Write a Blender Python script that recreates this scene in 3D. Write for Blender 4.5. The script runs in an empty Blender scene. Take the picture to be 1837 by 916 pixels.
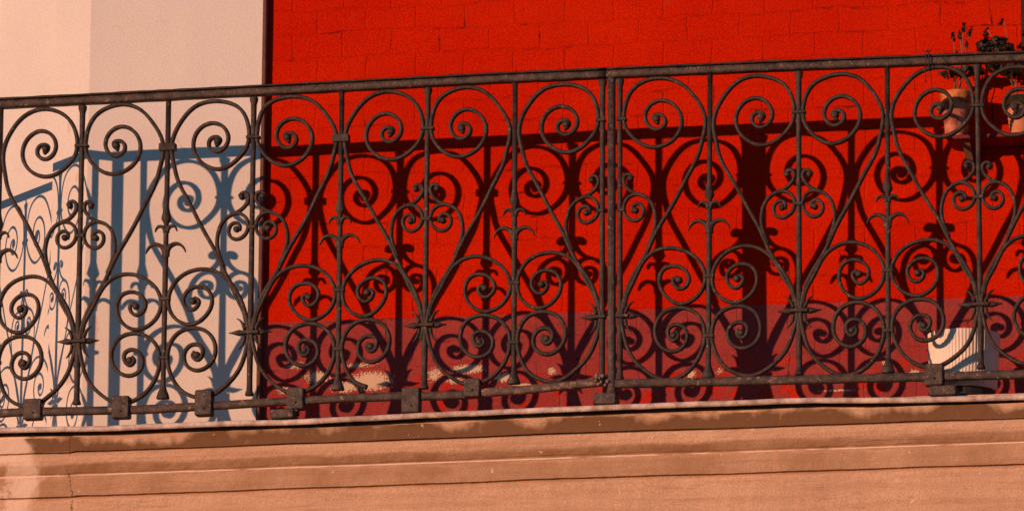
import bpy, bmesh, math, random
import numpy as np
from mathutils import Vector
random.seed(7)
R = math.radians
S = bpy.context.scene

# ------------------------------------------------------------------ camera
D, TH, PH, ROLL = 19.0, R(13.0), R(12.6), R(0.5)
MPP = 0.0016                      # metres per photo pixel at the railing
W0, H0 = 1837.0, 916.0
FPX = D / MPP
TGT = Vector((0, 0, 5.9))
FWD = Vector((-math.sin(PH)*math.cos(TH), math.cos(PH)*math.cos(TH), math.sin(TH)))
CAM = TGT - FWD*D
_r = FWD.cross(Vector((0, 0, 1))).normalized()
_u = _r.cross(FWD).normalized()
RT = _r*math.cos(ROLL) + _u*math.sin(ROLL)
UP = _u*math.cos(ROLL) - _r*math.sin(ROLL)
cd = bpy.data.cameras.new('camera'); cam = bpy.data.objects.new('camera', cd)
S.collection.objects.link(cam); S.camera = cam
from mathutils import Matrix
m = Matrix((RT, UP, -FWD)).transposed().to_4x4(); m.translation = CAM
cam.matrix_world = m
cd.sensor_width = 36; cd.lens = 36*FPX/W0; cd.clip_end = 500; cd.clip_start = 0.1

# ------------------------------------------------------------------ light
AZ, EL = R(39.1), R(8.2)
wd = bpy.data.worlds.new('World'); S.world = wd; wd.use_nodes = True
nt = wd.node_tree; bg = nt.nodes['Background']
sk = nt.nodes.new('ShaderNodeTexSky'); sk.sky_type = 'NISHITA'; sk.sun_disc = False
sk.sun_elevation = EL; sk.sun_rotation = R(180) + AZ; sk.ozone_density = 3.6; sk.dust_density = 0.0; sk.air_density = 1.0
tn = nt.nodes.new('ShaderNodeMix'); tn.data_type = 'RGBA'; tn.blend_type = 'MULTIPLY'; tn.inputs[0].default_value = 1; tn.inputs[7].default_value = (.72, 1.0, 1.12, 1)
nt.links.new(sk.outputs[0], tn.inputs[6]); nt.links.new(tn.outputs[2], bg.inputs[0]); bg.inputs[1].default_value = 0.115
sl = bpy.data.lights.new('sun', 'SUN'); so = bpy.data.objects.new('sun', sl); S.collection.objects.link(so)
sl.energy = 4.3; sl.angle = R(0.5); sl.color = (1.0, 0.52, 0.305)
sd = Vector((math.sin(AZ)*math.cos(EL), math.cos(AZ)*math.cos(EL), -math.sin(EL)))
so.rotation_euler = sd.to_track_quat('-Z', 'Y').to_euler(); so.location = (-6, -8, 9)
S.view_settings.view_transform = 'Standard'; S.view_settings.look = 'None'
S.view_settings.exposure = 0.0; S.view_settings.gamma = 1.0

# ------------------------------------------------------------------ helpers
def P(u, v, y=0.0):
    """point of the vertical plane Y=y seen at photo pixel u,v (used to measure the place)"""
    d = FWD*FPX + RT*(u - W0/2) + UP*(H0/2 - v)
    return CAM + d*((y - CAM.y)/d.y)
def link(o):
    S.collection.objects.link(o); return o
def tag(o, label=None, cat=None, group=None, kind=None):
    if label: o['label'] = label
    if cat: o['category'] = cat
    if group: o['group'] = group
    if kind: o['kind'] = kind
    return o
def empty(name, loc, label, cat, group=None):
    o = bpy.data.objects.new(name, None); o.location = loc; o.empty_display_size = .1
    link(o); return tag(o, label, cat, group)
WORLD = {}
def wloc(o):
    v = Vector(o.location)
    while o.parent: o = o.parent; v += Vector(o.location)
    return v
class MB:
    def __init__(s): s.v = []; s.f = []; s.smooth = []
    def add(s, vs, fs, sm=True):
        b = len(s.v); s.v += [tuple(p) for p in vs]; s.f += [tuple(i+b for i in f) for f in fs]; s.smooth += [sm]*len(fs)
    def rings(s, rings, closed_end=True, sm=True):
        n = len(rings[0]); vs = [p for r in rings for p in r]; fs = []
        for i in range(len(rings)-1):
            for j in range(n):
                k = (j+1) % n
                fs.append((i*n+j, i*n+k, (i+1)*n+k, (i+1)*n+j))
        if closed_end:
            fs.append(tuple(range(n))[::-1]); fs.append(tuple((len(rings)-1)*n+j for j in range(n)))
        s.add(vs, fs, sm)
    def box(s, c, sz, e=Vector((1,0,0)), n=Vector((0,-1,0)), bev=0.0):
        """box centred c, sizes along e, n, z; chamfered vertical+horizontal edges if bev"""
        c = Vector(c); a, b, h = sz[0]/2, sz[1]/2, sz[2]/2
        z = Vector((0,0,1))
        def ring(hh, ins):
            q = []
            A, B = a-ins, b-ins; t = min(bev, A*.45, B*.45) if bev else 0
            if t: pts = [(A-t,-B),(A,-B+t),(A,B-t),(A-t,B),(-A+t,B),(-A,B-t),(-A,-B+t),(-A+t,-B)]
            else: pts = [(A,-B),(A,B),(-A,B),(-A,-B)]
            return [c + e*x + n*y + z*hh for x, y in pts]
        if bev: s.rings([ring(-h, bev), ring(-h+bev, 0), ring(h-bev, 0), ring(h, bev)], sm=False)
        else: s.rings([ring(-h,0), ring(h,0)], sm=False)
    def build(s, name, mat, parent=None, origin=None):
        me = bpy.data.meshes.new(name)
        V = np.array(s.v); lo, hi = V.min(0), V.max(0)
        c = Vector(((lo[0]+hi[0])/2, (lo[1]+hi[1])/2, lo[2])) if origin is None else Vector(origin)
        me.from_pydata([tuple(Vector(p)-c) for p in s.v], [], s.f)
        me.polygons.foreach_set('use_smooth', s.smooth)
        bm = bmesh.new(); bm.from_mesh(me); bmesh.ops.recalc_face_normals(bm, faces=bm.faces); bm.to_mesh(me); bm.free()
        me.materials.append(mat)
        o = bpy.data.objects.new(name, me); link(o)
        if parent: o.parent = parent; o.location = c - wloc(parent)
        else: o.location = c
        return o

def spline(pts, step=0.004):
    """natural cubic spline by chord length; pts rows may carry extra columns"""
    p = np.array(pts, float); n = len(p)
    d = np.sqrt(((p[1:, :2]-p[:-1, :2])**2).sum(1)); t = np.concatenate([[0], np.cumsum(np.maximum(d, 1e-6))]); h = np.diff(t)
    if n == 2: M = np.zeros_like(p)
    else:
        A = np.zeros((n, n)); B = np.zeros_like(p); A[0,0] = A[-1,-1] = 1
        for i in range(1, n-1):
            A[i,i-1] = h[i-1]; A[i,i] = 2*(h[i-1]+h[i]); A[i,i+1] = h[i]
            B[i] = 6*((p[i+1]-p[i])/h[i] - (p[i]-p[i-1])/h[i-1])
        M = np.linalg.solve(A, B)
    N = max(3, int(t[-1]/step)); T = np.linspace(0, t[-1], N+1); out = []
    for q in T:
        i = min(n-2, max(0, int(np.searchsorted(t, q, side='right')-1))); a = (t[i+1]-q)/h[i]; b = 1-a
        r = a*p[i]+b*p[i+1]+((a**3-a)*M[i]+(b**3-b)*M[i+1])*h[i]**2/6
        r[2:] = a*p[i][2:]+b*p[i+1][2:]
        out.append(r)
    return np.array(out)

class Frame:
    def __init__(s, o, e, n): s.o = Vector(o); s.e = Vector(e); s.n = Vector(n)
    def w(s, x, z, out=0.0): return Vector((s.o.x, s.o.y, 0)) + s.e*x + s.n*out + Vector((0, 0, z))
FRONT = Frame((0,0,0), (1,0,0), (0,-1,0))

def sweep(mb, fr, pts, wid=None, dep=0.016, step=0.004, out=0.0, rough=0.0):
    """flat forged bar: pts (x,z[,w[,d]]) in the frame's plane"""
    q = spline([tuple(p)+((wid,) if len(p) < 3 else ()) for p in pts], step)
    n = len(q); rings = []
    for i in range(n):
        a, b = q[max(0, i-1)], q[min(n-1, i+1)]
        t = b[:2]-a[:2]; t /= max(1e-9, np.hypot(*t)); nx, nz = -t[1], t[0]
        w = q[i][2]/2*(1+rough*random.uniform(-1, 1)); d = (q[i][3] if q.shape[1] > 3 else dep)/2; c = min(w, d)*.38
        sec = [(w,-d+c),(w,d-c),(w-c,d),(-w+c,d),(-w,d-c),(-w,-d+c),(-w+c,-d),(w-c,-d)]
        rings.append([fr.w(q[i][0]+nx*s_, q[i][1]+nz*s_, out+o_) for s_, o_ in sec])
    mb.rings(rings)
    return q
def disc(mb, fr, x, z, r, d, seg=16):
    rings = []
    for rr, o in ((r*.55, -d/2-.002), (r*.92, -d/2+.001), (r, 0), (r*.92, d/2-.001), (r*.55, d/2+.002)):
        rings.append([fr.w(x+rr*math.cos(k*2*math.pi/seg), z+rr*math.sin(k*2*math.pi/seg), o) for k in range(seg)])
    mb.rings(rings)
def column(mb, fr, rows, dep=None):
    """square bar lofted through rows (x,z,halfwidth)"""
    rings = []
    for x, z, h in rows:
        d = min(h, .011) if dep is None else dep; c = min(h, d)*.35
        sec = [(h,-d+c),(h,d-c),(h-c,d),(-h+c,d),(-h,d-c),(-h,-d+c),(-h+c,-d),(h-c,-d)]
        rings.append([fr.w(x+a, z, b) for a, b in sec])
    mb.rings(rings)

# ------------------------------------------------------------------ materials
class N:
    def __init__(s, name):
        s.m = bpy.data.materials.new(name); s.m.use_nodes = True; s.t = s.m.node_tree
        s.b = s.t.nodes['Principled BSDF']; s.geo = None
    def node(s, ty, **kw):
        n = s.t.nodes.new(ty)
        for k, v in kw.items(): setattr(n, k, v)
        return n
    def L(s, a, b): s.t.links.new(a, b)
    def val(s, sock, v):
        if hasattr(v, 'links') or isinstance(v, bpy.types.NodeSocket): s.L(v, sock)
        else: sock.default_value = v
    def math(s, op, a, b=0.0, c=None, clamp=False):
        n = s.node('ShaderNodeMath', operation=op, use_clamp=clamp); s.val(n.inputs[0], a); s.val(n.inputs[1], b)
        if c is not None: s.val(n.inputs[2], c)
        return n.outputs[0]
    def pos(s):
        if not s.geo:
            s.geo = s.node('ShaderNodeNewGeometry'); s.sep = s.node('ShaderNodeSeparateXYZ'); s.L(s.geo.outputs['Position'], s.sep.inputs[0])
        return s.geo.outputs['Position'], s.sep.outputs[0], s.sep.outputs[1], s.sep.outputs[2]
    def noise(s, scale, detail=3, rough=.55, vec=None, stretch=None):
        n = s.node('ShaderNodeTexNoise'); n.inputs['Scale'].default_value = scale; n.inputs['Detail'].default_value = detail
        n.inputs['Roughness'].default_value = rough
        v = vec or s.pos()[0]
        if stretch:
            mp = s.node('ShaderNodeMapping'); mp.inputs['Scale'].default_value = stretch; s.L(v, mp.inputs[0]); v = mp.outputs[0]
        s.L(v, n.inputs['Vector']); return n.outputs['Fac']
    def ramp(s, fac, stops):
        n = s.node('ShaderNodeMapRange', clamp=True); s.L(fac, n.inputs[0])
        n.inputs[1].default_value, n.inputs[2].default_value = stops; return n.outputs[0]
    def mix(s, fac, a, b):
        n = s.node('ShaderNodeMix', data_type='RGBA'); s.val(n.inputs[0], fac)
        for k, v in ((6, a), (7, b)):
            if isinstance(v, tuple): n.inputs[k].default_value = v+(1,)
            else: s.L(v, n.inputs[k])
        return n.outputs[2]
    def scalecol(s, col, fac):
        n = s.node('ShaderNodeMix', data_type='RGBA', blend_type='MULTIPLY'); n.inputs[0].default_value = 1
        c = s.node('ShaderNodeCombineColor')
        for k in range(3): s.L(fac, c.inputs[k])
        if isinstance(col, tuple): n.inputs[6].default_value = col+(1,)
        else: s.L(col, n.inputs[6])
        s.L(c.outputs[0], n.inputs[7]); return n.outputs[2]
    def done(s, col, rough=.8, bump=None, dist=.002, strength=.6, metal=0, spec=.3):
        if isinstance(col, tuple): s.b.inputs['Base Color'].default_value = col+(1,)
        else: s.L(col, s.b.inputs['Base Color'])
        s.val(s.b.inputs['Roughness'], rough); s.b.inputs['Metallic'].default_value = metal
        s.b.inputs['Specular IOR Level'].default_value = spec
        if bump is not None:
            b = s.node('ShaderNodeBump'); b.inputs['Distance'].default_value = dist; b.inputs['Strength'].default_value = strength
            s.L(bump, b.inputs['Height']); s.L(b.outputs[0], s.b.inputs['Normal'])
        return s.m

def grain(n, lo=.86, hi=1.14, sc=420):
    g = n.noise(sc, 2, .7)
    r = n.node('ShaderNodeMapRange', clamp=False); n.L(g, r.inputs[0]); r.inputs[1].default_value = .3; r.inputs[2].default_value = .7
    r.inputs[3].default_value = lo; r.inputs[4].default_value = hi
    return r.outputs[0]

YW = 0.40                     # main wall plane behind the railing
YR = YW + 0.018                # red wall, slightly recessed

def ellipse_mask(n, items, y, amp=1.2, sc=90):
    """irregular patches: union of ellipses (photo px measured on the wall plane) broken by noise"""
    _, X, Y, Z = n.pos(); best = None
    for (u, v, ru, rv, dens) in items:
        c = P(u, v, y)
        dx = n.math('DIVIDE', n.math('SUBTRACT', X, c.x), ru*MPP); dz = n.math('DIVIDE', n.math('SUBTRACT', Z, c.z), rv*MPP)
        q = n.math('SQRT', n.math('ADD', n.math('MULTIPLY', dx, dx), n.math('MULTIPLY', dz, dz)))
        q = n.math('ADD', q, 1-dens)
        best = q if best is None else n.math('MINIMUM', best, q)
    ns = n.noise(sc, 4, .7)
    q = n.math('ADD', best, n.math('MULTIPLY', n.math('SUBTRACT', ns, .5), amp*2))
    return n.ramp(n.math('SUBTRACT', 1.0, q), (0.0, .08))

def mat_cream():
    n = N('cream_plaster'); _, X, Y, Z = n.pos()
    base = n.mix(n.ramp(n.noise(2.2, 5), (.35, .65)), (.63, .58, .525), (.68, .625, .565))
    base = n.scalecol(base, grain(n, .85, 1.15, 240))
    # hairline cracks, only here and there
    vo = n.node('ShaderNodeTexVoronoi', feature='DISTANCE_TO_EDGE'); vo.inputs['Scale'].default_value = 7
    w = n.node('ShaderNodeVectorMath', operation='ADD'); nz = n.node('ShaderNodeTexNoise'); nz.inputs['Scale'].default_value = 14
    n.L(n.pos()[0], nz.inputs[0]); sc = n.node('ShaderNodeVectorMath', operation='SCALE'); n.L(nz.outputs['Color'], sc.inputs[0]); sc.inputs[3].default_value = .12
    n.L(n.pos()[0], w.inputs[0]); n.L(sc.outputs[0], w.inputs[1]); n.L(w.outputs[0], vo.inputs[0])
    line = n.math('SUBTRACT', 1.0, n.ramp(vo.outputs[0], (.0, .012)))
    gate = n.ramp(n.noise(3.1, 2), (.62, .68)); crack = n.math('MULTIPLY', line, gate)
    base = n.mix(n.math('MULTIPLY', crack, .55), base, (.30, .17, .10))
    peel = ellipse_mask(n, [(172, 520, 9, 45, .8), (170, 590, 10, 40, .75), (115, 672, 26, 12, .7), (105, 212, 5, 14, .9), (128, 310, 4, 10, .9)], YW, .9, 70)
    base = n.mix(n.math('MULTIPLY', peel, .4), base, (.52, .30, .17))
    h = n.math('ADD', n.math('MULTIPLY', n.noise(180, 4, .6), .5), n.math('MULTIPLY', n.noise(9, 4, .6), 1.8))
    h = n.math('SUBTRACT', h, n.math('MULTIPLY', crack, .8)); h = n.math('SUBTRACT', h, n.math('MULTIPLY', peel, .35))
    return n.done(base, .85, h, .003, .5, spec=.2)

def mat_red():
    n = N('red_painted_brick'); v, X, Y, Z = n.pos()
    cb = n.node('ShaderNodeCombineXYZ'); n.L(X, cb.inputs[0]); n.L(Z, cb.inputs[1])
    # jitter the courses a little
    nz = n.node('ShaderNodeTexNoise'); nz.inputs['Scale'].default_value = 9; nz.inputs['Detail'].default_value = 4; n.L(v, nz.inputs[0])
    sc = n.node('ShaderNodeVectorMath', operation='SCALE'); n.L(nz.outputs['Color'], sc.inputs[0]); sc.inputs[3].default_value = .034
    ad = n.node('ShaderNodeVectorMath', operation='ADD'); n.L(cb.outputs[0], ad.inputs[0]); n.L(sc.outputs[0], ad.inputs[1])
    br = n.node('ShaderNodeTexBrick'); n.L(ad.outputs[0], br.inputs[0])
    br.inputs['Scale'].default_value = 1; br.inputs['Brick Width'].default_value = .150; br.inputs['Row Height'].default_value = .073
    br.inputs['Mortar Size'].default_value = .0035; br.inputs['Mortar Smooth'].default_value = .5
    br.inputs['Color1'].default_value = (.85,.85,.85,1); br.inputs['Color2'].default_value = (1,1,1,1); br.inputs['Mortar'].default_value = (1,1,1,1)
    mort = br.outputs['Fac']
    gate = n.ramp(n.noise(11, 4, .65), (.52, .66)); gate2 = n.ramp(n.noise(45, 5, .75), (.44, .58))
    line = n.math('MULTIPLY', n.math('MULTIPLY', mort, gate), gate2)
    red = n.mix(n.ramp(n.noise(3, 4), (.3, .7)), (.45, .0095, .0006), (.53, .017, .0008))
    red = n.scalecol(red, grain(n, .58, 1.42, 230))
    red = n.mix(n.math('MULTIPLY', n.ramp(n.noise(5, 6, .7), (.5, .68)), .5), red, (.44, .016, .0015))
    red = n.mix(n.math('MULTIPLY', n.ramp(n.noise(26, 5, .7), (.6, .78)), .45), red, (.36, .045, .012))
    nick = n.math('MULTIPLY', n.ramp(n.noise(48, 3, .6, stretch=(1, 1, 3.2)), (.69, .72)), n.ramp(n.noise(6, 2), (.45, .6)))
    red = n.mix(n.math('MULTIPLY', nick, .75), red, (.12, .012, .006))
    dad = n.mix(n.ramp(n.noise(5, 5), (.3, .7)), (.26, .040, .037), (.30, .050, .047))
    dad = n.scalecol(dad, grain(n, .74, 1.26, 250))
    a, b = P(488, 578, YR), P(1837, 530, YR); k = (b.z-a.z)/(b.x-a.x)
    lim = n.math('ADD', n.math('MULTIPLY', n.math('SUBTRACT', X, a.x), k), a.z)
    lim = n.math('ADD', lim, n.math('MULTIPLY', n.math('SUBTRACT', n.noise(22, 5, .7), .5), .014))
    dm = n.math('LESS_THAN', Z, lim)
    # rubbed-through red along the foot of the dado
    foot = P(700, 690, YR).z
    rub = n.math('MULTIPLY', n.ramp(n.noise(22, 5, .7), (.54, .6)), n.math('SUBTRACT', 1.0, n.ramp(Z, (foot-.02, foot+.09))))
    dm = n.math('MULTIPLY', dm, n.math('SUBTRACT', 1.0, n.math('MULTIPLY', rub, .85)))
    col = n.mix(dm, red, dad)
    col = n.mix(n.math('MULTIPLY', line, .95), col, (.10, .012, .008))
    peel = ellipse_mask(n, [(665, 683, 38, 17, 1.0), (620, 694, 30, 12, .8), (570, 676, 30, 15, .72), (530, 655, 24, 10, .55), (510, 700, 16, 9, .7),
                            (840, 661, 30, 8, 1.0), (780, 672, 20, 20, .55), (815, 682, 22, 10, .6), (903, 676, 20, 9, .9), (640, 655, 60, 10, .35),
                            (990, 665, 14, 12, .5), (935, 690, 30, 4, .75), (1240, 670, 10, 14, .7), (1290, 665, 12, 10, .4), (1500, 700, 60, 3, .5), (1590, 650, 9, 6, .8), (1640, 668, 10, 6, .9)], YR, 1.5, 170)
    col = n.mix(peel, col, (.60, .44, .31))
    h = n.math('ADD', n.math('MULTIPLY', n.noise(150, 4, .6), .35), n.math('MULTIPLY', n.noise(20, 4), .8))
    h = n.math('SUBTRACT', h, n.math('MULTIPLY', mort, .7)); h = n.math('SUBTRACT', h, n.math('MULTIPLY', line, .8)); h = n.math('SUBTRACT', h, n.math('MULTIPLY', peel, .5))
    return n.done(col, .95, h, .004, .6, spec=.04)

def mat_iron(name='rusty_iron', a=(.012, .009, .007), b=(.056, .033, .022), chip=.635):
    n = N(name)
    c = n.mix(n.ramp(n.noise(38, 5, .65), (.35, .68)), a, b)
    c = n.scalecol(c, grain(n, .45, 1.55, 300))
    c = n.mix(n.math('MULTIPLY', n.ramp(n.noise(60, 5, .75), (chip, chip+.04)), .8), c, (.30, .20, .14))
    return n.done(c, n.ramp(n.noise(50, 3), (-.25, 1.1)), n.noise(240, 4, .65), .0022, .8, metal=.0, spec=.35)

def mat_stone():
    n = N('ochre_render'); v, X, Y, Z = n.pos()
    c = n.mix(n.ramp(n.noise(4, 6, .6), (.3, .7)), (.54, .33, .205), (.66, .42, .265))
    c = n.scalecol(c, grain(n, .78, 1.22, 230))
    # weather streaks, long and low
    st = n.ramp(n.noise(9, 5, .65, stretch=(.28, 1, 5.0)), (.45, .68))
    c = n.mix(n.math('MULTIPLY', st, .42), c, (.40, .20, .11))
    s2 = n.ramp(n.noise(34, 6, .75, stretch=(.22, 1, 2.4)), (.54, .66)); s2 = n.math('MULTIPLY', s2, n.ramp(n.noise(3, 3), (.4, .6)))
    c = n.mix(n.math('MULTIPLY', s2, .55), c, (.34, .16, .08))
    # dirty drip stains on the fascia under the edge, of uneven depth
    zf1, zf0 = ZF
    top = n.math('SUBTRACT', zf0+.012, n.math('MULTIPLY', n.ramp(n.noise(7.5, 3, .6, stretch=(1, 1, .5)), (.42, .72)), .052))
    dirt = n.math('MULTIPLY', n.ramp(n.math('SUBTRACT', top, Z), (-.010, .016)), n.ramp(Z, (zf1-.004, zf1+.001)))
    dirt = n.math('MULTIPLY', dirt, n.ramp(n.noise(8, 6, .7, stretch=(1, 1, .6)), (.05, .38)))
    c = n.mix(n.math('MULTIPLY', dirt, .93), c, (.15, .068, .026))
    # wavy, broken darker bands on the lower ovolo and the second fascia
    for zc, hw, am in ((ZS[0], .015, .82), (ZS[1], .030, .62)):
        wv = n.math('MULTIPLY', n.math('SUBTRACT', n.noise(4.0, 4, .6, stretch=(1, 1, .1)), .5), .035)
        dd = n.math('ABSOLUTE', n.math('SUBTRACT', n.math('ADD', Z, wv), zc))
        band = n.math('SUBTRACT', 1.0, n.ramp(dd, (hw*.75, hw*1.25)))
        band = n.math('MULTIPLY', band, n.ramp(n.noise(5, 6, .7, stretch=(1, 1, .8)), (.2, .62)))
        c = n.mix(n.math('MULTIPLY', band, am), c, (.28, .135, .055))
    bead_hi = n.math('SUBTRACT', 1.0, n.ramp(n.math('ABSOLUTE', n.math('SUBTRACT', n.math('SUBTRACT', Z, ZE), n.math('MULTIPLY', n.noise(30, 3), .0015))), (.001, .003)))  # bright highlight along the bead, painted in as a broken pale line
    c = n.mix(n.math('MULTIPLY', bead_hi, n.ramp(n.noise(9, 3), (.35, .5))), c, (.82, .60, .42))
    # pale patched render at the left end, a crack beside it
    xc = P(130, 850).x
    pt = n.math('MULTIPLY', n.math('SUBTRACT', 1.0, n.ramp(n.math('ADD', X, n.math('MULTIPLY', n.noise(8, 4), .28)), (P(55, 850).x+.12, P(75, 850).x+.12))), n.ramp(n.noise(13, 4, .6), (.36, .46)))
    c = n.mix(n.math('MULTIPLY', pt, .85), c, (.80, .60, .45))
    sp = n.ramp(n.noise(48, 4, .65), (.685, .705)); c = n.mix(n.math('MULTIPLY', sp, .7), c, (.85, .58, .42))
    jag = n.math('MULTIPLY', n.math('SUBTRACT', n.noise(14, 4, .7), .5), .05)
    ck = n.math('SUBTRACT', 1.0, n.ramp(n.math('ABSOLUTE', n.math('SUBTRACT', n.math('ADD', X, jag), xc)), (.0006, .0022)))
    ck = n.math('MULTIPLY', ck, n.ramp(n.noise(20, 2), (.42, .5)))
    c = n.mix(n.math('MULTIPLY', ck, .8), c, (.12, .05, .03))
    hz = n.math('MULTIPLY', n.ramp(n.noise(16, 4, .7, stretch=(.15, 1, 3.0)), (.62, .68)), .6)
    h = n.math('ADD', n.math('MULTIPLY', n.noise(200, 4, .65), .5), n.math('MULTIPLY', n.noise(14, 5), 1.0))
    h = n.math('SUBTRACT', h, n.math('MULTIPLY', ck, .8)); h = n.math('SUBTRACT', h, hz)
    return n.done(c, .85, h, .004, .6, spec=.2)

def mat_simple(name, a, b, rough=.7, sc=30, bs=150, dist=.0015, gr=(.9, 1.1), spec=.3):
    n = N(name); c = n.mix(n.ramp(n.noise(sc, 4), (.35, .65)), a, b); c = n.scalecol(c, grain(n, gr[0], gr[1]))
    return n.done(c, rough, n.noise(bs, 3), dist, .5, spec=spec)

# z levels of the ledge measured down the column u=701
def zc(v, out): return P(701, v, -out).z
ZF = (zc(788, .035), zc(758, .035))           # fascia bottom, top
ZS = (zc(822, .02), zc(853, .012))
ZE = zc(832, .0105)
CAPM = mat_iron('shaded_cap_iron', (.008, .006, .006), (.035, .022, .017), .70)  # shade of the rail cap put into a darker iron colour
IRON = mat_iron(); RAIL = mat_iron('rusty_rail_iron', (.026, .018, .014), (.100, .062, .045), .60)
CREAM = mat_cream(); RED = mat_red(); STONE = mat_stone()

# ------------------------------------------------------------------ walls
CA = R(50)                                    # the wall turns away at the left by this angle
E2 = Vector((-math.cos(CA), math.sin(CA), 0)); N2 = Vector((-math.sin(CA), -math.cos(CA), 0))
CAR = R(68)                                   # the railing and the ledge return more squarely to the wall
ER = Vector((-math.cos(CAR), math.sin(CAR), 0)); NR = Vector((-math.sin(CAR), -math.cos(CAR), 0))
rc = P(-45, 450)                              # corner of the railing
RC = Vector((rc.x, 0, 0))
wcx = P(157, 290, YW).x
WC = Vector((wcx, YW, 0))                     # corner of the wall
ZT, ZB = 10.5, 0.0
FLOOR = P(1090, 724, -.02).z
STEP, PIER = 0.085, 0.26
def quad_wall(mb, poly):                      # poly: plan outline, extruded
    mb.rings([[Vector((x, y, zz)) for x, y in poly] for zz in (ZB, ZT)], sm=False)
XE = P(468.5, 300, YW).x
w = MB()
a = WC + E2*PIER; b = a - N2*STEP; c = b + E2*3.2
# outline of the plastered walls (behind them the body of the house)
quad_wall(w, [(XE, YW), (XE, YW+.35), (WC.x+.15, YW+.35), (WC.x+.15, c.y+1), (c.x, c.y+1), (c.x, c.y), (b.x, b.y), (a.x, a.y), (WC.x, WC.y)])
o = w.build('plaster_wall', CREAM)
tag(o, 'cream plastered house wall turning away at the left behind the railing', 'wall')
w = MB(); w.box((XE+.0035, YW+.006, (ZT+FLOOR)/2), (.013, .020, ZT-FLOOR), bev=.003)
BROWN = mat_simple('brown_trim', (.10, .04, .03), (.14, .055, .04), .7)
w.build('edge_trim', BROWN, o)
w = MB(); w.rings([[Vector((x, y, zz)) for x, y in [(XE-.02, YR), (6.5, YR), (6.5, YR+.3), (XE-.02, YR+.3)]] for zz in (ZB+.01, ZT-.01)], sm=False)
o = w.build('brick_wall', RED); tag(o, 'bright red painted brick wall with a dull maroon dado along its foot', 'wall')

# ------------------------------------------------------------------ ledge (sweep of a profile round the corner)
XCK = P(130, 850).x
def miter_sweep(mb, prof, ext0=6.4, ext1=1.5, sm=False, wob=0.0, closed=True, step=.02):
    """prof: (out, z). path: front line from the right end to the corner, then along ER"""
    nf = Vector((0, -1, 0)); nm = (nf + NR); nm = nm/(nm.length)/math.cos(CAR/2)
    st = []
    xs = np.arange(ext0, RC.x+.05, -step)
    for x in xs: st.append((Vector((x, 0, 0)), nf))
    st.append((RC.copy(), nm))
    st.append((RC + ER*(ext1/2), NR)); st.append((RC + ER*ext1, NR))
    rings = []
    jr = random.Random(3)
    for p, n in st:
        dz = (-.003 if p.x < XCK else 0) + wob*(math.sin(p.x*3.1+1)+.6*math.sin(p.x*7.3)+.4*math.sin(p.x*17))
        rings.append([p + n*(o_+dz*.4+jr.uniform(-.0005, .0005)) + Vector((0, 0, z_+dz+jr.uniform(-.0005, .0005))) for o_, z_ in prof])
    mb.rings(rings, sm=sm)
ledge = empty('balcony_ledge', (0, 0, FLOOR-.4), 'moulded ochre stone balcony ledge with a thin metal lip, carrying the iron railing', 'balcony')
# profile: moulded courses going down, deep back edge
fo, z = .035, P
prof = [(.046, zc(757.5, .04)), (.042, ZF[1]-.004)]
prof = []
def add(o_, v): prof.append((o_, zc(v, o_)))
add(.036, 761.5); add(.034, 775); add(.033, 787.5); add(.020, 789.5); add(.0275, 791.5)      # fascia and its underside
add(.0275, 794); add(.027, 802); add(.024, 810); add(.017, 819); add(.010, 826); add(.005, 829)   # ovolo turning under
add(.0085, 831); add(.0105, 833); add(.0095, 836)                       # small bead
add(.0085, 850); add(.006, 868); add(-.007, 870.5); add(-.003, 874)     # second fascia, undercut
add(-.002, 880); add(-.004, 900); add(-.010, 960); add(-.011, 1040); add(-.03, 1044); add(-.03, 2200)
zt = FLOOR-.003
ring = [(-.40-.9, zt), (.036, zt)] + prof + [(-1.3, prof[-1][1])]
ring = [(-.30, zt-.006), (.012, zt-.006), (.016, prof[0][1]+.0015)] + prof + [(-.30, prof[-1][1])]
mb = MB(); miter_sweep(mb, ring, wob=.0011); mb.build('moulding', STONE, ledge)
# slab behind, to the walls
mb = MB(); mb.add([(6.4, .29, zt-.004), (RC.x+.16, .29, zt-.004), (RC.x+.16, .75, zt-.004), (6.4, .75, zt-.004)], [(0, 1, 2, 3)], False)
mb.build('floor_slab', mat_simple('grey_floor', (.10,.10,.10), (.15,.145,.14), .9), ledge)
# metal lip: a rounded drip edge, gently wavy, with a dark gap under it
LIP = mat_simple('weathered_lip', (.36, .25, .19), (.74, .60, .50), .5, 26, 200, .003, (.75, 1.25))
lp = [(0,770.5),(202,767),(405,758.5),(540,756),(600,752),(802,742),(1005,733.5),(1220,725),(1453,717),(1656,716.5),(1837,711)]
def lipz(x, yy):
    us = [P(u, v, yy).x for u, v in lp]; zs = [P(u, v, yy).z for u, v in lp]
    k = (zs[-1]-zs[0])/(us[-1]-us[0])
    if x < us[0]: return zs[0]+k*(x-us[0])
    if x > us[-1]: return zs[-1]+k*.3*(x-us[-1])
    return float(np.interp(x, us, zs))
OUT = .052; rr = .0085
nf = Vector((0,-1,0)); nm = (nf+NR); nm = nm/nm.length/math.cos(CAR/2)
st = [(Vector((x, 0, 0)), nf, lipz(x, -OUT)) for x in np.arange(6.4, RC.x+.03, -.03)]
zl = lipz(RC.x, -OUT); st.append((RC.copy(), nm, zl)); st += [(RC+ER*t, NR, zl) for t in (.5, 1.0, 1.5)]
mb = MB(); rings = []
for p, n, zz in st:
    j = random.uniform(-.0006, .0006); rings.append([p + n*(OUT-.006+rr*math.cos(a_)*.8) + Vector((0,0,zz+rr*math.sin(a_)+j)) for a_ in [k*2*math.pi/12 for k in range(12)]])
mb.rings(rings); mb.build('metal_lip', LIP, ledge)
mb = MB(); rings = []
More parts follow.
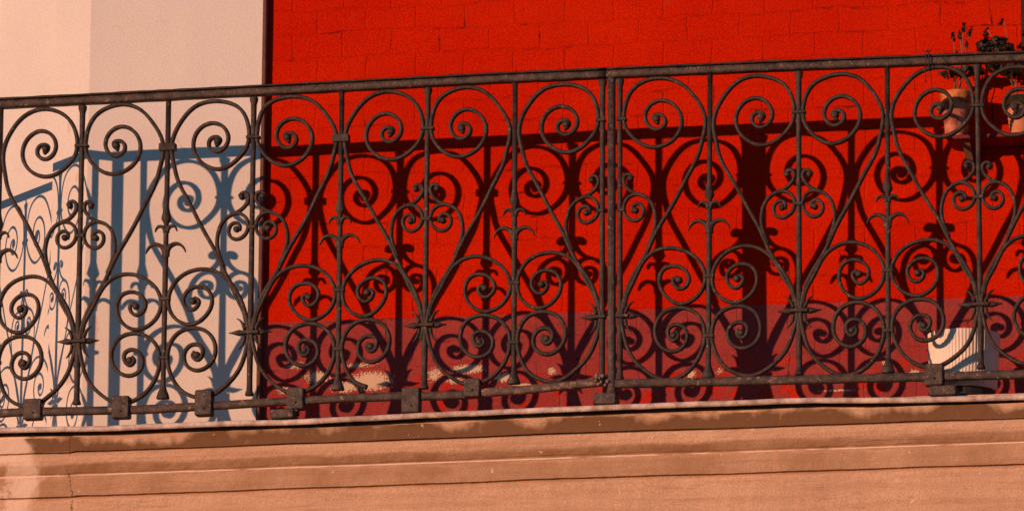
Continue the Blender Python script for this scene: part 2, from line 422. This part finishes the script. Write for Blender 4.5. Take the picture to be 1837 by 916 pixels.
for p, n, zz in st:
    rings.append([p+n*(OUT-.008)+Vector((0,0,zz+.007)), p+n*(-.02)+Vector((0,0,zz+.006)), p+n*(-.02)+Vector((0,0,zz-.012)), p+n*(.016)+Vector((0,0,zz-.012)), p+n*(.018)+Vector((0,0,zz+.0))])
mb.rings(rings, sm=False); mb.build('flashing', RAIL, ledge)

# ------------------------------------------------------------------ the scroll pattern, measured on one bay
def q(k, x, y):
    o = {'1': (130,170), '2': (130,320), '3': (130,470), '4': (130,590)}
    if k == '5': return (60+x/6.361, 340+y/6.361)
    return (o[k][0]+x/5.725, o[k][1]+y/5.725)
TOPV = [q('1',*p) for p in [(478,572),(440,545),(430,505),(478,482),(532,505),(545,560),(510,615),(450,636),(385,605),(345,510),(400,385),(515,335),(640,385),(705,540),(640,710),(415,820),(230,725),(150,600),(145,430),(250,205),(370,135),(530,108),(690,150),(840,300),(905,410),(932,500),(935,590)]]
DIAG = [q('2',*p) for p in [(905,-120),(868,20),(760,245),(640,480),(545,645),(450,805)]]
LOWV = [q('3',*p) for p in [(310,230),(175,460),(108,640),(82,760),(72,840)]] + [q('4',*p) for p in [(90,300),(125,440),(200,585),(300,680),(405,745),(505,765),(610,742),(740,660),(850,510),(900,330),(868,170),(790,85),(640,45),(490,95),(405,250),(440,410),(580,480),(700,410),(722,300),(690,240),(620,212),(545,245),(535,320),(590,372),(635,325),(610,285)]]
MAIN = TOPV + DIAG + LOWV
MIDV = [q('3',*p) for p in [(98,745),(120,640),(200,470),(330,240),(460,150),(610,130),(780,190),(880,300),(912,430),(850,590),(650,693),(510,620),(452,460),(500,350),(610,310),(710,350),(748,430),(715,515),(655,545),(600,510),(590,450),(640,425)]]
STEM = [q('5',*p) for p in [(835,960),(890,830),(925,700),(922,570),(885,460),(800,385),(700,350),(635,305),(590,240),(585,180),(620,138),(665,148),(685,180)]]
SPIR = [q('5',*p) for p in [(830,400),(760,372),(690,372),(620,415),(580,500),(590,590),(640,650),(700,668),(770,635),(802,560),(785,500),(735,475),(680,505),(680,570)]]
EYES = {'top': (q('1',455,527), 7.0), 'mid': (q('3',648,455), 6.6), 'low': (q('4',592,322), 6.6), 'sp': (q('5',712,550), 6.0), 'st': (q('5',660,185), 5.6)}
# source bay: lyre bar and arrow bar (px), row anchors
SL = ((148.5,190),(138.0,718)); SA = ((302.7,180),(293.2,696))
def lin(l, v): return l[0][0]+(l[1][0]-l[0][0])*(v-l[0][1])/(l[1][1]-l[0][1])
MSRC = -.047
SR = ((211.6,260.6),(241,550),(233,645))
def to_st(p):
    u, v = p; xl, xa = lin(SL, v), lin(SA, v); s = (u-xl)/(xa-xl)
    v0 = v - MSRC*(u-222)                     # slope removed, rows at u=222
    rows = [r[1]-MSRC*(r[0]-222) for r in SR]
    if v0 <= rows[1]: t = (v0-rows[0])/(rows[1]-rows[0])
    else: t = 1+(v0-rows[1])/(rows[2]-rows[1])
    return s, t
SS = [to_st(r)[0] for r in SR]

# bars: kind, top u, bottom u, foot v
BARS = [('A',2,-9,722),('L',148.5,138,725),('A',302.5,292.5,714.5),('L',455.5,447.5,709),('A',613,606,699),('L',767.5,761,697),('A',924,921.6,688),('L',1081,1080,682),
        ('L',1112,1112,681),('A',1273.5,1270.7,677),('L',1433,1434,672),('A',1591.7,1594,668),('L',1754,1760.5,661),('A',1915,1924,655),('L',2075,2086,649)]
# bays: (lyre index, arrow index, top centre, mid centre, low centre)
BAYS = [(1,0,(81,267),(39,554),(42.7,650)),(1,2,(211.6,260.6),(241,550),(233,645)),(3,2,(389,251),(349,540),(353,635)),(3,4,(519,244),(551,533),(546,627)),
        (5,4,(699,236),(661.6,525),(665,620)),(5,6,(831,229.5),(867,518),(859.5,612)),(7,6,(1014,221),(974.6,510.6),(980,606)),
        (8,9,(1179,212.5),(1216,502),(1209.6,600)),(10,9,(1364,208),(1323.6,501),(1331,596)),(10,11,(1500,204.5),(1538,492.5),(1529.6,591.6)),
        (12,11,(1685.5,193),(1648,489),(1658.4,582)),(12,13,(1823,191.5),(1863,479),(1855,574)),(14,13,(2009,180),(1968,473),(1974,569))]
topl = [(-60,180.5),(0,177.5),(460,154.5),(900,131.5),(1359,111.5),(1837,93.5),(2110,82.5)]
def topv(u): return float(np.interp(u, [p[0] for p in topl], [p[1] for p in topl]))
RH = 18.0                                      # rail height px
def mkmap(bay):
    li, ai, T, M, B = bay
    L_, A_ = BARS[li], BARS[ai]; mm = -.047 if li < 8 else -.040
    s_ = [(T[0]-L_[1])/(A_[1]-L_[1]), 0, 0]
    def bu(b, v): return b[1] + (b[2]-b[1])*(v-190)/510
    s_ = [(c[0]-bu(L_, c[1]))/(bu(A_, c[1])-bu(L_, c[1])) for c in (T, M, B)]
    ds = [s_[i]-SS[i] for i in range(3)]
    um = (L_[1]+A_[1])/2; rows = [c[1]-mm*(c[0]-um) for c in (T, M, B)]
    def f(p, y=0.0):
        s, t = to_st(p)
        wgt = min(1, max(0, 6*s*(1-s)))
        s += wgt*float(np.interp(t, [.25, .5, .8, 1.13, 1.20, 2], [ds[0], 0, ds[1], ds[1], ds[2], ds[2]]))
        s += wgt*.006*math.sin(t*4.1+li*2.3+ai); t += wgt*.004*math.sin(s*7+li*1.7+ai*3)
        v = rows[0]+(rows[1]-rows[0])*t if t <= 1 else rows[1]+(rows[2]-rows[1])*(t-1)
        xl, xa = bu(L_, v), bu(A_, v); u = xl+s*(xa-xl); v = v + mm*(u-um)
        w_ = P(u, v, y); return (w_.x, w_.z)
    return f
SW0 = 6.7*MPP
def ctaper(pts, w0, wend=None):
    out = []
    for i, p in enumerate(pts): out.append((p[0], p[1], w0))
    return out
PANG = 'wrought iron scrolls of the balcony railing'

def scroll_parts(fr, f, root, broken=False, k=1.0, kd=1.0):
    SW = SW0*k
    """f maps measured px of the source bay to (x,z) in frame fr"""
    jit = lambda: 1+random.uniform(-.05, .05)
    if broken:
        kk = len(TOPV)+len(DIAG)+5
        mb = MB(); sweep(mb, fr, ctaper([f(p) for p in MAIN[:kk+1]], SW), rough=.04)
        disc(mb, fr, *f(EYES['top'][0]), EYES['top'][1]*MPP, .018); mb.build('large_scroll', IRON, root)
        mb = MB(); pts = [f(p) for p in MAIN[kk+6:]]; pts[0] = (pts[0][0]+ .0, pts[0][1]+.002)
        sweep(mb, fr, [(p[0], p[1], SW*(1.35 if i == 0 else 1)) for i, p in enumerate(pts)], rough=.04)
        disc(mb, fr, *f(EYES['low'][0]), EYES['low'][1]*MPP, .018); o = mb.build('large_scroll', IRON, root); o['label'] = 'lower half of a scroll snapped off at its foot'
    else:
        mb = MB(); sweep(mb, fr, ctaper([f(p) for p in MAIN], SW*jit()), dep=.016*kd, rough=.05)
        disc(mb, fr, *f(EYES['top'][0]), EYES['top'][1]*MPP, .018); disc(mb, fr, *f(EYES['low'][0]), EYES['low'][1]*MPP, .018)
        mb.build('large_scroll', IRON, root)
    mb = MB(); sweep(mb, fr, ctaper([f(p) for p in MIDV], SW*.95), dep=.0155*kd, rough=.04)
    disc(mb, fr, *f(EYES['mid'][0]), EYES['mid'][1]*MPP, .018); mb.build('middle_scroll', IRON, root)
    mb = MB(); sweep(mb, fr, ctaper([f(p) for p in STEM], SW*.92), dep=.0145*kd, rough=.04); sweep(mb, fr, ctaper([f(p) for p in SPIR], SW*.9), dep=.014*kd, rough=.04)
    disc(mb, fr, *f(EYES['sp'][0]), EYES['sp'][1]*MPP, .017); disc(mb, fr, *f(EYES['st'][0]), EYES['st'][1]*MPP, .017)
    mb.build('lyre_scroll', IRON, root)

def band(fr, x, z, hw, h, d, root, name='collar', tilt=0):
    mb = MB(); mb.box(fr.w(x, z), (hw*2, d, h), fr.e, fr.n, bev=.0015); return mb.build(name, IRON, root)

def bar_parts(fr, kind, X, Z, root, sides=(-1, 1), topcollar=True):
    """X(v) bar centre at row v, Z(v) height; v in source px (rows of the source bay at the bar)"""
    bh = 4.4*MPP
    mb = MB()
    if kind == 'A':
        rows = [(182,4.4),(372,4.2),(380,5.5),(393,8.6),(396,7.5),(402,4.2),(440,4.2),(455,4.6),(690,4.1),(698,6),(708,10),(714,11.5),(715,11.0)]
    else:
        rows = [(190,6.5),(191,7.2),(196,6.8),(203,4.8),(240,4.4),(430,4.2),(560,4.8),(650,5),(700,4.6),(716,5),(720,6.5),(724,7.4),(725,7)]
    column(mb, fr, [(X(v), Z(v), h*MPP) for v, h in rows]); bar = mb.build('bar', IRON, root)
    if kind == 'L':      # tenon into the rail
        mb = MB(); column(mb, fr, [(X(186), Z(181), 2.5*MPP), (X(190), Z(191), 2.5*MPP)]); mb.build('tenon', IRON, bar)
    if kind == 'A':
        cx = 295+.0
        for sgn in sides:
            for path in ([(-1.5,461,11),(-4.5,446,10),(-12,440.5,7.2),(-20,438.5,6.2),(-28,441,5),(-34,447,3.6),(-37.5,454.5,1.6)], [(-1.5,418,8),(-4,410,7.4),(-9,407,5.4),(-14,406.8,4.6),(-18,410,3.4),(-20.5,416.5,1.6)]):
                mb = MB(); sweep(mb, fr, [(X(v)-dx_*sgn*MPP, Z(v), w_*MPP, min(.014, w_*MPP*1.6+.003)) for dx_, v, w_ in path], step=.003, rough=.03)
                mb.build('leaf', IRON, bar)
        for v, hw, h in ((536.5,10,7),(641.5,10,7)): band(fr, X(v), Z(v), hw*MPP, h*MPP, .021, root)
        if topcollar: band(fr, X(266), Z(266), 15.5*MPP, 14*MPP, .026, root)
    else:
        o1 = 12.5 if len(sides) == 2 else 9
        off = 0 if len(sides) == 2 else sides[0]*3.5*MPP
        band(fr, X(262)+off, Z(262), o1*MPP, 6*MPP, .024, root)
        band(fr, X(423)+off, Z(423), 8.5*MPP*(1 if len(sides)==2 else .8), 7*MPP, .021, root)
        k = band(fr, X(612)+off*1.5, Z(612), (17 if len(sides)==2 else 12)*MPP, 6.5*MPP, .028, root, 'knot_collar')
        for sgn in sides:
            for path in ([(12,612,8),(20,612,10.5),(26,612,7.5),(32,611.8,4),(40,611.5,1.2)], [(10,606,6.5),(14,597,5),(19,590,3.4),(26,586,1.2)], [(10,618,6.5),(12,628,4.6),(16,635,3.4),(21.5,641.5,1.4)]):
                mb = MB(); sweep(mb, fr, [(X(612)+dx_*sgn*MPP, Z(v), w_*MPP, min(.018, w_*MPP*1.5+.002)) for dx_, v, w_ in path], step=.003)
                mb.build('thorn', IRON, k)
    return bar

def vmap(u, foot, li8):
    """source rows -> photo rows for a bar standing at u"""
    tv = topv(u)+RH
    a_ = (topv(302)+RH-2, 714.5)
    return tv, foot
def front_bar(i, root, sides=(-1, 1)):
    kind, ut, ub, foot = BARS[i]
    s0, s1 = (181.0, 714.5) if kind == 'A' else (191.0, 725.0)
    t0 = topv(ut)+RH-1 + (4 if kind == 'L' else 0); t1 = foot
    # anchor rows: knot/leaf rows follow the neighbouring bays
    def vv(v): return t0+(v-s0)*(t1-t0)/(s1-s0)
    def X(v): y = vv(v); return P(ut+(ub-ut)*(y-190)/510, y).x
    def Z(v): y = vv(v); return P(ut+(ub-ut)*(y-190)/510, y).z
    bar_parts(FRONT, kind, X, Z, root, sides, topcollar=(i in (2, 4)))

def poly_rail(fr_pts, h, d, name, mat, root, out=0.0, prof=None):
    """rail through photo points (centre line) on the railing plane"""
    pts = [P(u, v) for u, v in fr_pts]; xs = [p.x for p in pts]; zs = [p.z for p in pts]
    n = max(2, int((xs[-1]-xs[0])/.03)); mb = MB(); rings = []
    for i in range(n+1):
        x = xs[0]+(xs[-1]-xs[0])*i/n; z_ = float(np.interp(x, xs, zs)); j = random.uniform(-.0007, .0007)
        c_ = min(h, d)*.16; a_, b_ = d/2, h/2+j
        rings.append([Vector((x, oy-out, z_+oz)) for oy, oz in [(-a_,-b_+c_),(-a_,b_-c_),(-a_+c_,b_),(a_-c_,b_),(a_,b_-c_),(a_,-b_+c_),(a_-c_,-b_),(-a_+c_,-b_)]])
    mb.rings(rings); return mb.build(name, mat, root)

def clip(u0, u1, v0, v1, root):
    c_ = P((u0+u1)/2, (v0+v1)/2); mb = MB()
    mb.box((c_.x, 0, c_.z), ((u1-u0)*MPP, .036, (v1-v0)*MPP*1.02), bev=.003)
    o_ = mb.build('rail_clip', RAIL, root)
    mb = MB(); r0 = P((u0+u1)/2, v1-12); disc(mb, Frame((0,-.018,0),(1,0,0),(0,-1,0)), r0.x+.002, r0.z, .0035, .003, 10); mb.build('rivet', IRON, o_)

def foot_plate(u0, u1, v0, v1, root, stem=None, y=-.018):
    a_, b_ = P(u0, v0, y), P(u1, v1, y); mb = MB()
    mb.box(((a_.x+b_.x)/2, y, (a_.z+b_.z)/2), (abs(b_.x-a_.x), .06, abs(a_.z-b_.z)), bev=.003)
    o_ = mb.build('foot_plate', RAIL, root)
    if stem:
        a_, b_ = P(stem[0], stem[2]), P(stem[1], stem[3]); mb = MB()
        mb.box(((a_.x+b_.x)/2, 0, (a_.z+b_.z)/2), (abs(b_.x-a_.x), .022, abs(a_.z-b_.z)), bev=.002); mb.build('foot_stem', RAIL, root)

def toprail(u0, u1, root):
    us = [u0]+[p[0] for p in topl if u0 < p[0] < u1]+[u1]
    poly_rail([(u, topv(u)+RH*.62) for u in us], RH*.74*MPP/.975, .030, 'top_rail', RAIL, root)
    poly_rail([(u, topv(u)+RH*.13) for u in us], RH*.20*MPP, .040, 'rail_cap', CAPM, root)

# --- left front panel
bz = FLOOR
pl = empty('balcony_railing', (P(520, 700).x, 0, bz), 'rusty iron scroll railing panel left of the central post, before the cream and red walls', 'railing')
toprail(-45, 1089, pl)
poly_rail([(-50,743),(0,741),(30,739),(250,734.5),(400,726.5),(460,722.5),(620,714),(700,711),(790,709.5),(846,707)], 14.5*MPP, .020, 'bottom_rail', RAIL, pl)
poly_rail([(862,704.5),(880,703),(940,699),(990,694),(1040,689),(1083,684)], 14.0*MPP, .020, 'bottom_rail', mat_iron('scraped_rail_iron', (.06,.035,.026), (.15,.085,.06), .54), pl)
for i in range(0, 7): front_bar(i, pl)
front_bar(7, pl, (-1,))
for k, b_ in enumerate(BAYS[:7]): scroll_parts(FRONT, mkmap(b_), pl, broken=(k == 4))
for c_ in ((43,77,716,753),(202,234.5,711,751),(351,383,700,746),(516,547,696,735),(722,755,696,741),(833,863,680,713)): clip(*c_, pl)
foot_plate(489, 531, 737, 752, pl, (520, 536, 730, 745))
# --- right front panel
pr = empty('balcony_railing', (P(1500, 700).x, 0, bz), 'rusty iron scroll railing panel right of the central post, wholly before the red wall', 'railing')
toprail(1089.6, 2095, pr)
poly_rail([(1104,688),(1360,682.5),(1580,677.5),(1837,671),(2095,664)], 15*MPP, .020, 'bottom_rail', RAIL, pr)
front_bar(8, pr, (1,))
for i in range(9, 14): front_bar(i, pr)
front_bar(14, pr, (-1,))
for b_ in BAYS[7:]: scroll_parts(FRONT, mkmap(b_), pr)
clip(1660, 1693, 654, 692, pr); foot_plate(1669, 1718, 695, 711, pr, (1676, 1690, 688, 700))
# posts
def post(u_t, u_b, v_b, root, fu, hw=6.5):
    mb = MB(); t_, b2 = P(u_t, topv(u_t)+RH-2), P(u_b, v_b)
    mb2 = [(t_.x, t_.z, hw*MPP), (b2.x, b2.z+.03, hw*MPP), (b2.x+.001, b2.z, (hw+4)*MPP)]
    column(mb, FRONT, mb2, dep=.012); mb.build('post', RAIL, root)
post(1097, 1097.5, 712, pl, 0); foot_plate(1067, 1108, 708, 727, pl)
mb = MB(); c_ = P(1078, 683)                       # lumpy old weld where the bottom rail meets the post
for k in range(16):
    disc(mb, Frame((0, random.uniform(-.014, 0), 0), (1,0,0), (0,-1,0)), c_.x+random.uniform(-.012, .022), c_.z+random.uniform(-.016, .02), random.uniform(.004, .008), .010, 8)
mb.build('weld', mat_iron('weld_metal', (.10,.07,.055), (.26,.19,.15), .5), pl)
post(2096, 2105, 660, pr, 0); post(-45, -58, 755, pl, 0, 7.5)

# --- return panel past the left corner (outside the picture, its shadow falls on the wall)
RET = Frame((RC.x, 0, 0), tuple(ER), tuple(NR))
ret = empty('balcony_railing', (RC.x-.4, .5, bz), 'rusty iron scroll railing panel past the left corner, seen only by its shadow', 'railing')
zt_ = P(-45, topv(-45)+RH*.5).z
mb = MB(); mb.box(RET.w(.70, zt_-.003), (1.4, .030, RH*.8*MPP), RET.e, RET.n, bev=.003); mb.build('top_rail', RAIL, ret)
mb = MB(); mb.box(RET.w(.70, P(-45, 743).z), (1.4, .020, .023), RET.e, RET.n, bev=.003); mb.build('bottom_rail', RAIL, ret)
xa0 = lin(SA, 450)
z0 = P(-45, topv(-45)+RH).z; zf = P(-45, 728).z
def retZ(v): return z0 + (v-182)*(zf-z0)/(716-182)
t_first = .072; SP = .2475
for k in range(0, 6):
    t = t_first + k*SP; kind = 'A' if k % 2 == 0 else 'L'
    bar_parts(RET, kind, (lambda v, t=t: t), retZ, ret, topcollar=(k > 0))
    if k < 5:
        la, ar = (t+SP, t) if kind == 'A' else (t, t+SP)
        def f(p, la=la, ar=ar):
            s, _ = to_st(p); return (la+s*(ar-la), retZ(p[1]-MSRC*(p[0]-222)-3))
        scroll_parts(RET, f, ret, k=.72, kd=.45)

# ------------------------------------------------------------------ things on the balcony
# ribbed white planter
PY = .13
pc = P(1729, 700, PY); pcx = pc.x
zb = P(1729, 689, PY-.1).z; ztp = P(1729, 588, PY-.1).z
WHITE = mat_simple('white_enamel', (.72, .60, .50), (.80, .68, .57), .5, 18, 120, .0008, (.93, 1.07))
DARK = mat_simple('dark_plastic', (.02, .018, .018), (.03, .028, .026), .6)
pt = empty('ribbed_planter', (pcx, PY, zb-.02), 'white vertically ribbed round planter on the balcony floor behind the railing', 'planter')
mb = MB(); rings = []; n_ = 256
for h_, r_ in ((0,.092),(.012,.0935),(.5,.098),(.97,.1025),(1,.1035),(1,.098),(.9,.096)):
    rg = []
    for k in range(n_):
        a_ = 2*math.pi*k/n_; rib = .0014*math.cos(k*2*math.pi/n_*64) if 0 < h_ < .99 else 0
        rg.append(Vector((pcx+(r_+rib)*math.cos(a_), PY+(r_+rib)*math.sin(a_), zb+(ztp-zb)*h_)))
    rings.append(rg)
mb.rings(rings, closed_end=False); mb.f.append(tuple(range(n_))); mb.smooth.append(False); mb.build('tub', WHITE, pt)
mb = MB(); mb.rings([[Vector((pcx+.094*math.cos(k*math.pi/16), PY+.094*math.sin(k*math.pi/16), ztp-.03+dz)) for k in range(32)] for dz in (-.02, 0)], sm=False)
SOIL = mat_simple('potting_soil', (.03, .02, .014), (.05, .034, .022), .95); mb.build('soil', SOIL, pt)
mb = MB(); mb.rings([[Vector((pcx+r_*math.cos(k*math.pi/16), PY+r_*math.sin(k*math.pi/16), zz)) for k in range(32)] for r_, zz in ((.088, FLOOR-.002), (.088, zb-.003))], sm=False); mb.build('stand', DARK, pt)

# window shelf with pots, right end
SY0 = YR; SYC = YR-.085
s0, s1 = P(1696, 238, SYC-.06), P(1990, 230, SYC-.06); zs = P(1765, 236, SYC-.07).z
WOOD = mat_simple('red_shelf_paint', (.12, .010, .008), (.17, .014, .010), .6, 40)
sh = empty('wall_shelf', ((s0.x+s1.x)/2, SY0, zs-.1), 'narrow dark red shelf on the red wall at the right, carrying two flowerpots', 'shelf')
mb = MB(); mb.box(((s0.x+s1.x)/2, SY0-.066, zs-.006), (s1.x-s0.x, .130, .012), bev=.002); mb.build('board', WOOD, sh)
TAN = mat_simple('old_bracket_wood', (.16, .085, .04), (.22, .12, .06), .8, 60)
for ub in (1738, 1930):
    xb = P(ub, 245, SY0-.05).x; mb = MB()
    mb.rings([[Vector((xx, SY0-.001, zs-.012)), Vector((xx, SY0-.105, zs-.012)), Vector((xx, SY0-.095, zs-.022)), Vector((xx, SY0-.015, zs-.075)), Vector((xx, SY0-.001, zs-.080))] for xx in (xb-.011, xb+.011)], sm=False)
    mb.build('bracket', TAN, sh)
mb = MB(); t0_, t1_ = P(1712, 236, SYC), P(1750, 205, SYC)
TERRA = mat_simple('terracotta', (.50, .17, .08), (.60, .24, .12), .8, 24, 120, .001, (.88, 1.12))
PALE = mat_simple('limed_terracotta', (.17, .025, .015), (.58, .22, .13), .85, 42, 120, .001, (.85, 1.15))
def lathe(mb, cx, cy, z0_, prof_, seg=40):
    mb.rings([[Vector((cx+r_*math.cos(2*math.pi*k/seg), cy+r_*math.sin(2*math.pi*k/seg), z0_+h_)) for k in range(seg)] for r_, h_ in prof_], closed_end=False)
    b = len(mb.v)-0
RIMC = mat_simple('orange_rim', (.30, .06, .015), (.68, .23, .06), .8, 48, 120, .001, (.88, 1.12))
def potted(u, r_, h_, label, mat, cy, stripes=False):
    cx = P(u, 200, cy).x; root = empty('potted_plant', (cx, cy, zs), label, 'potted plant', 'potted plants on the wall shelf')
    mb = MB(); r0 = r_*.66
    pf = [(0, .002), (r0, 0), (r0*1.02, .004), (r_*.92, h_*.74), (r_*.93, h_*.745), (r_*1.02, h_*.76), (r_*1.04, h_*.97), (r_*1.0, h_), (r_*.93, h_*.99), (r_*.88, h_*.85)]
    if stripes:
        pf = [(0, .002), (r0, 0)] + [(r0+(r_*.92-r0)*k/16+(.0018 if k % 2 else 0), h_*.72*k/16+.003) for k in range(17)] + pf[4:]
    lathe(mb, cx, cy, zs, pf[:-5]+[pf[-5]]); mb.build('pot', mat, root)
    mb = MB(); lathe(mb, cx, cy, zs, [(r_*.9, h_*.75)]+pf[-4:]); mb.build('rim', RIMC, root)
    mb = MB(); mb.rings([[Vector((cx+r_*.9*math.cos(k*math.pi/12), cy+r_*.9*math.sin(k*math.pi/12), zs+h_*q_)) for k in range(24)] for q_ in (.84, .88)]); mb.build('soil', SOIL, root)
    return root, cx
LEAF = mat_simple('dark_leaves', (.014, .011, .006), (.035, .026, .012), .6, 80)
DRY = mat_simple('dry_stems', (.16, .09, .045), (.26, .15, .08), .8, 80)
def leafball(mb, c, rad, n, sz):
    for _ in range(n):
        d = Vector((random.gauss(0,1), random.gauss(0,1), random.gauss(0,1))).normalized()
        p = Vector(c) + Vector((d.x*rad[0], d.y*rad[1], d.z*rad[2]))*random.uniform(.45, 1)**.5
        t = Vector((random.gauss(0,1), random.gauss(0,1), random.gauss(0,.7))).normalized(); b = t.cross(d)
        if b.length < .1: continue
        b.normalize(); l = sz*random.uniform(.5, 1.5); w_ = l*.42; up_ = t.cross(b)*l*.15
        mb.add([p-t*l*.5, p-t*l*.1+b*w_+up_, p+t*l*.5, p-t*l*.1-b*w_+up_, p+t*l*.15], [(0,1,4),(1,2,4),(2,3,4),(3,0,4)])
def tube(mb, pts, r_):
    q_ = [Vector(p) for p in pts]; rings = []
    for i, p in enumerate(q_):
        t = (q_[min(len(q_)-1, i+1)]-q_[max(0, i-1)]).normalized(); a_ = t.cross(Vector((0.3, 1, .1))).normalized(); b = t.cross(a_)
        rr_ = r_ if not isinstance(r_, (list, tuple)) else r_[i]
        rings.append([p + a_*rr_*math.cos(k*math.pi/3) + b*rr_*math.sin(k*math.pi/3) for k in range(6)])
    mb.rings(rings)
p1, c1 = potted(1716, .047, P(1716,140,SYC).z-P(1716,222,SYC).z, 'terracotta pot with thin dry budded stems, at the left end of the wall shelf', PALE, SYC)
zr = zs + (P(1716,140,SYC).z-P(1716,222,SYC).z)
for (uu, vv_) in ((1709,60),(1722,58),(1729,42),(1742,52),(1735,75),(1715,95),(1700,108),(1750,100)):
    st_ = MB(); e_ = P(uu, vv_, SYC+random.uniform(-.02,.02)); b0 = Vector((c1+random.uniform(-.015,.015), SYC, zr-.02)); mid = (b0+e_)/2+Vector((random.uniform(-.008,.008),0,.01))
    tube(st_, [b0, mid, e_], [.0017,.0013,.0010]); so_ = st_.build('stem', DRY, p1)
    bd = MB()
    for k in range(6): leafball(bd, e_+(mid-e_)*.04*k, (.0045,.004,.005), 4, .010)
    bd.build('bud', LEAF, so_)
mb = MB(); leafball(mb, (P(1735,128,SYC).x, SYC, P(1735,128,SYC).z), (.055,.03,.016), 90, .018); leafball(mb, (P(1702,137,SYC).x, SYC-.02, P(1702,137,SYC).z), (.02,.02,.012), 26, .016); mb.build('foliage', LEAF, p1)
SY2 = SYC
p2, c2 = potted(1832, .046, P(1816,157,SYC).z-P(1816,226,SYC).z, 'ribbed orange pot with a dark bushy plant, at the right of the wall shelf', TERRA, SY2, True)
mb = MB()
for (uu, vv_, ra, rb, n_l) in ((1768,82,.026,.018,100),(1790,76,.030,.020,130),(1808,86,.020,.014,60),(1783,90,.04,.012,90),(1815,125,.045,.026,240),(1838,118,.04,.03,200),(1785,118,.03,.02,110)):
    pp = P(uu, vv_, SY2-.02); leafball(mb, pp, (ra,.03,rb), n_l, .014)
mb.build('foliage', LEAF, p2)
for (uu, vv_) in ((1775,85),(1795,78),(1812,88),(1800,36),(1772,52)):
    mb = MB(); e_ = P(uu, vv_, SY2-.02); b0 = Vector((c2+random.uniform(-.01,.01), SY2, zs+.09)); tube(mb, [b0, (b0+e_)/2+Vector((.004,0,.008)), e_], [.002,.0017,.0011]); so_ = mb.build('stem', DRY, p2)
    if vv_ < 60:
        mb = MB()
        for k in range(5): leafball(mb, e_+Vector((-.003*k,0,-.003*k)), (.004,.004,.005), 4, .009)
        mb.build('bud', LEAF, so_)

# dark wooden window frame just at the right edge
wx = P(1834, 50, YR).x; wz0 = P(1834, 100, YR).z
wn = empty('window', (wx+.35, YR, wz0), 'dark framed window in the red wall at the right edge', 'window')
FR = mat_simple('dark_window_wood', (.008,.005,.004), (.014,.008,.006), .6)
mb = MB()
for (a_, b_, c3, d_) in ((0,.05,0,1.3),(.65,.70,0,1.3),(.05,.65,0,.05),(.05,.65,1.25,1.3),(.335,.365,.05,1.25)):
    mb.box((wx+(a_+b_)/2, YR-.012, wz0+(c3+d_)/2), (b_-a_, .035, d_-c3), bev=.003)
mb.build('frame', FR, wn)
GL = N('window_glass'); GL = GL.done((.02,.025,.03), .08, spec=.6)
mb = MB(); mb.box((wx+.35, YR-.004, wz0+.65), (.64, .006, 1.24)); mb.build('pane', GL, wn)

# thin wire tied round the top rail, its end hanging
mb = MB(); u_ = 1664; zt1, zt2 = P(u_, 97).z, P(u_, 124).z; xx = P(u_, 110).x
lp_ = [(xx-.002+.0015*k, yy, zz) for k, (yy, zz) in enumerate(((-.023, zt2),(-.024, zt1+.004),(.0, zt1+.006),(.023, zt1+.003),(.024, zt2),(0, zt2-.004),(-.023, zt2-.001),(-.025, zt1),(0,zt1+.008)))]
sp_ = [Vector(p) for p in lp_]; tube(mb, sp_, .0016)
tube(mb, [(xx-.003, -.022, zt2), (xx-.004, -.020, zt2-.03), (xx-.001, -.018, zt2-.045)], .0014)
tube(mb, [(xx+.008, 0, zt2), (xx+.011, .003, zt2-.05), (xx+.011, .002, zt2-.10), (xx+.014,.002, zt2-.13)], .0014)
tube(mb, [(xx, -.004, zt1+.006), (xx-.004, -.006, zt1+.012), (xx+.004, -.004, zt1+.013)], .0012)
o = mb.build('wire_tie', DARK); tag(o, 'dark wire twisted round the handrail with its loose end hanging, left of the pots', 'wire')

# ------------------------------------------------------------------ street below
mb = MB(); mb.add([(-150,-150,0),(150,-150,0),(150,150,0),(-150,150,0)], [(0,1,2,3)], False)
o = mb.build('street', mat_simple('street_paving', (.05,.05,.052), (.07,.07,.07), .9, 3)); tag(o, kind='structure')
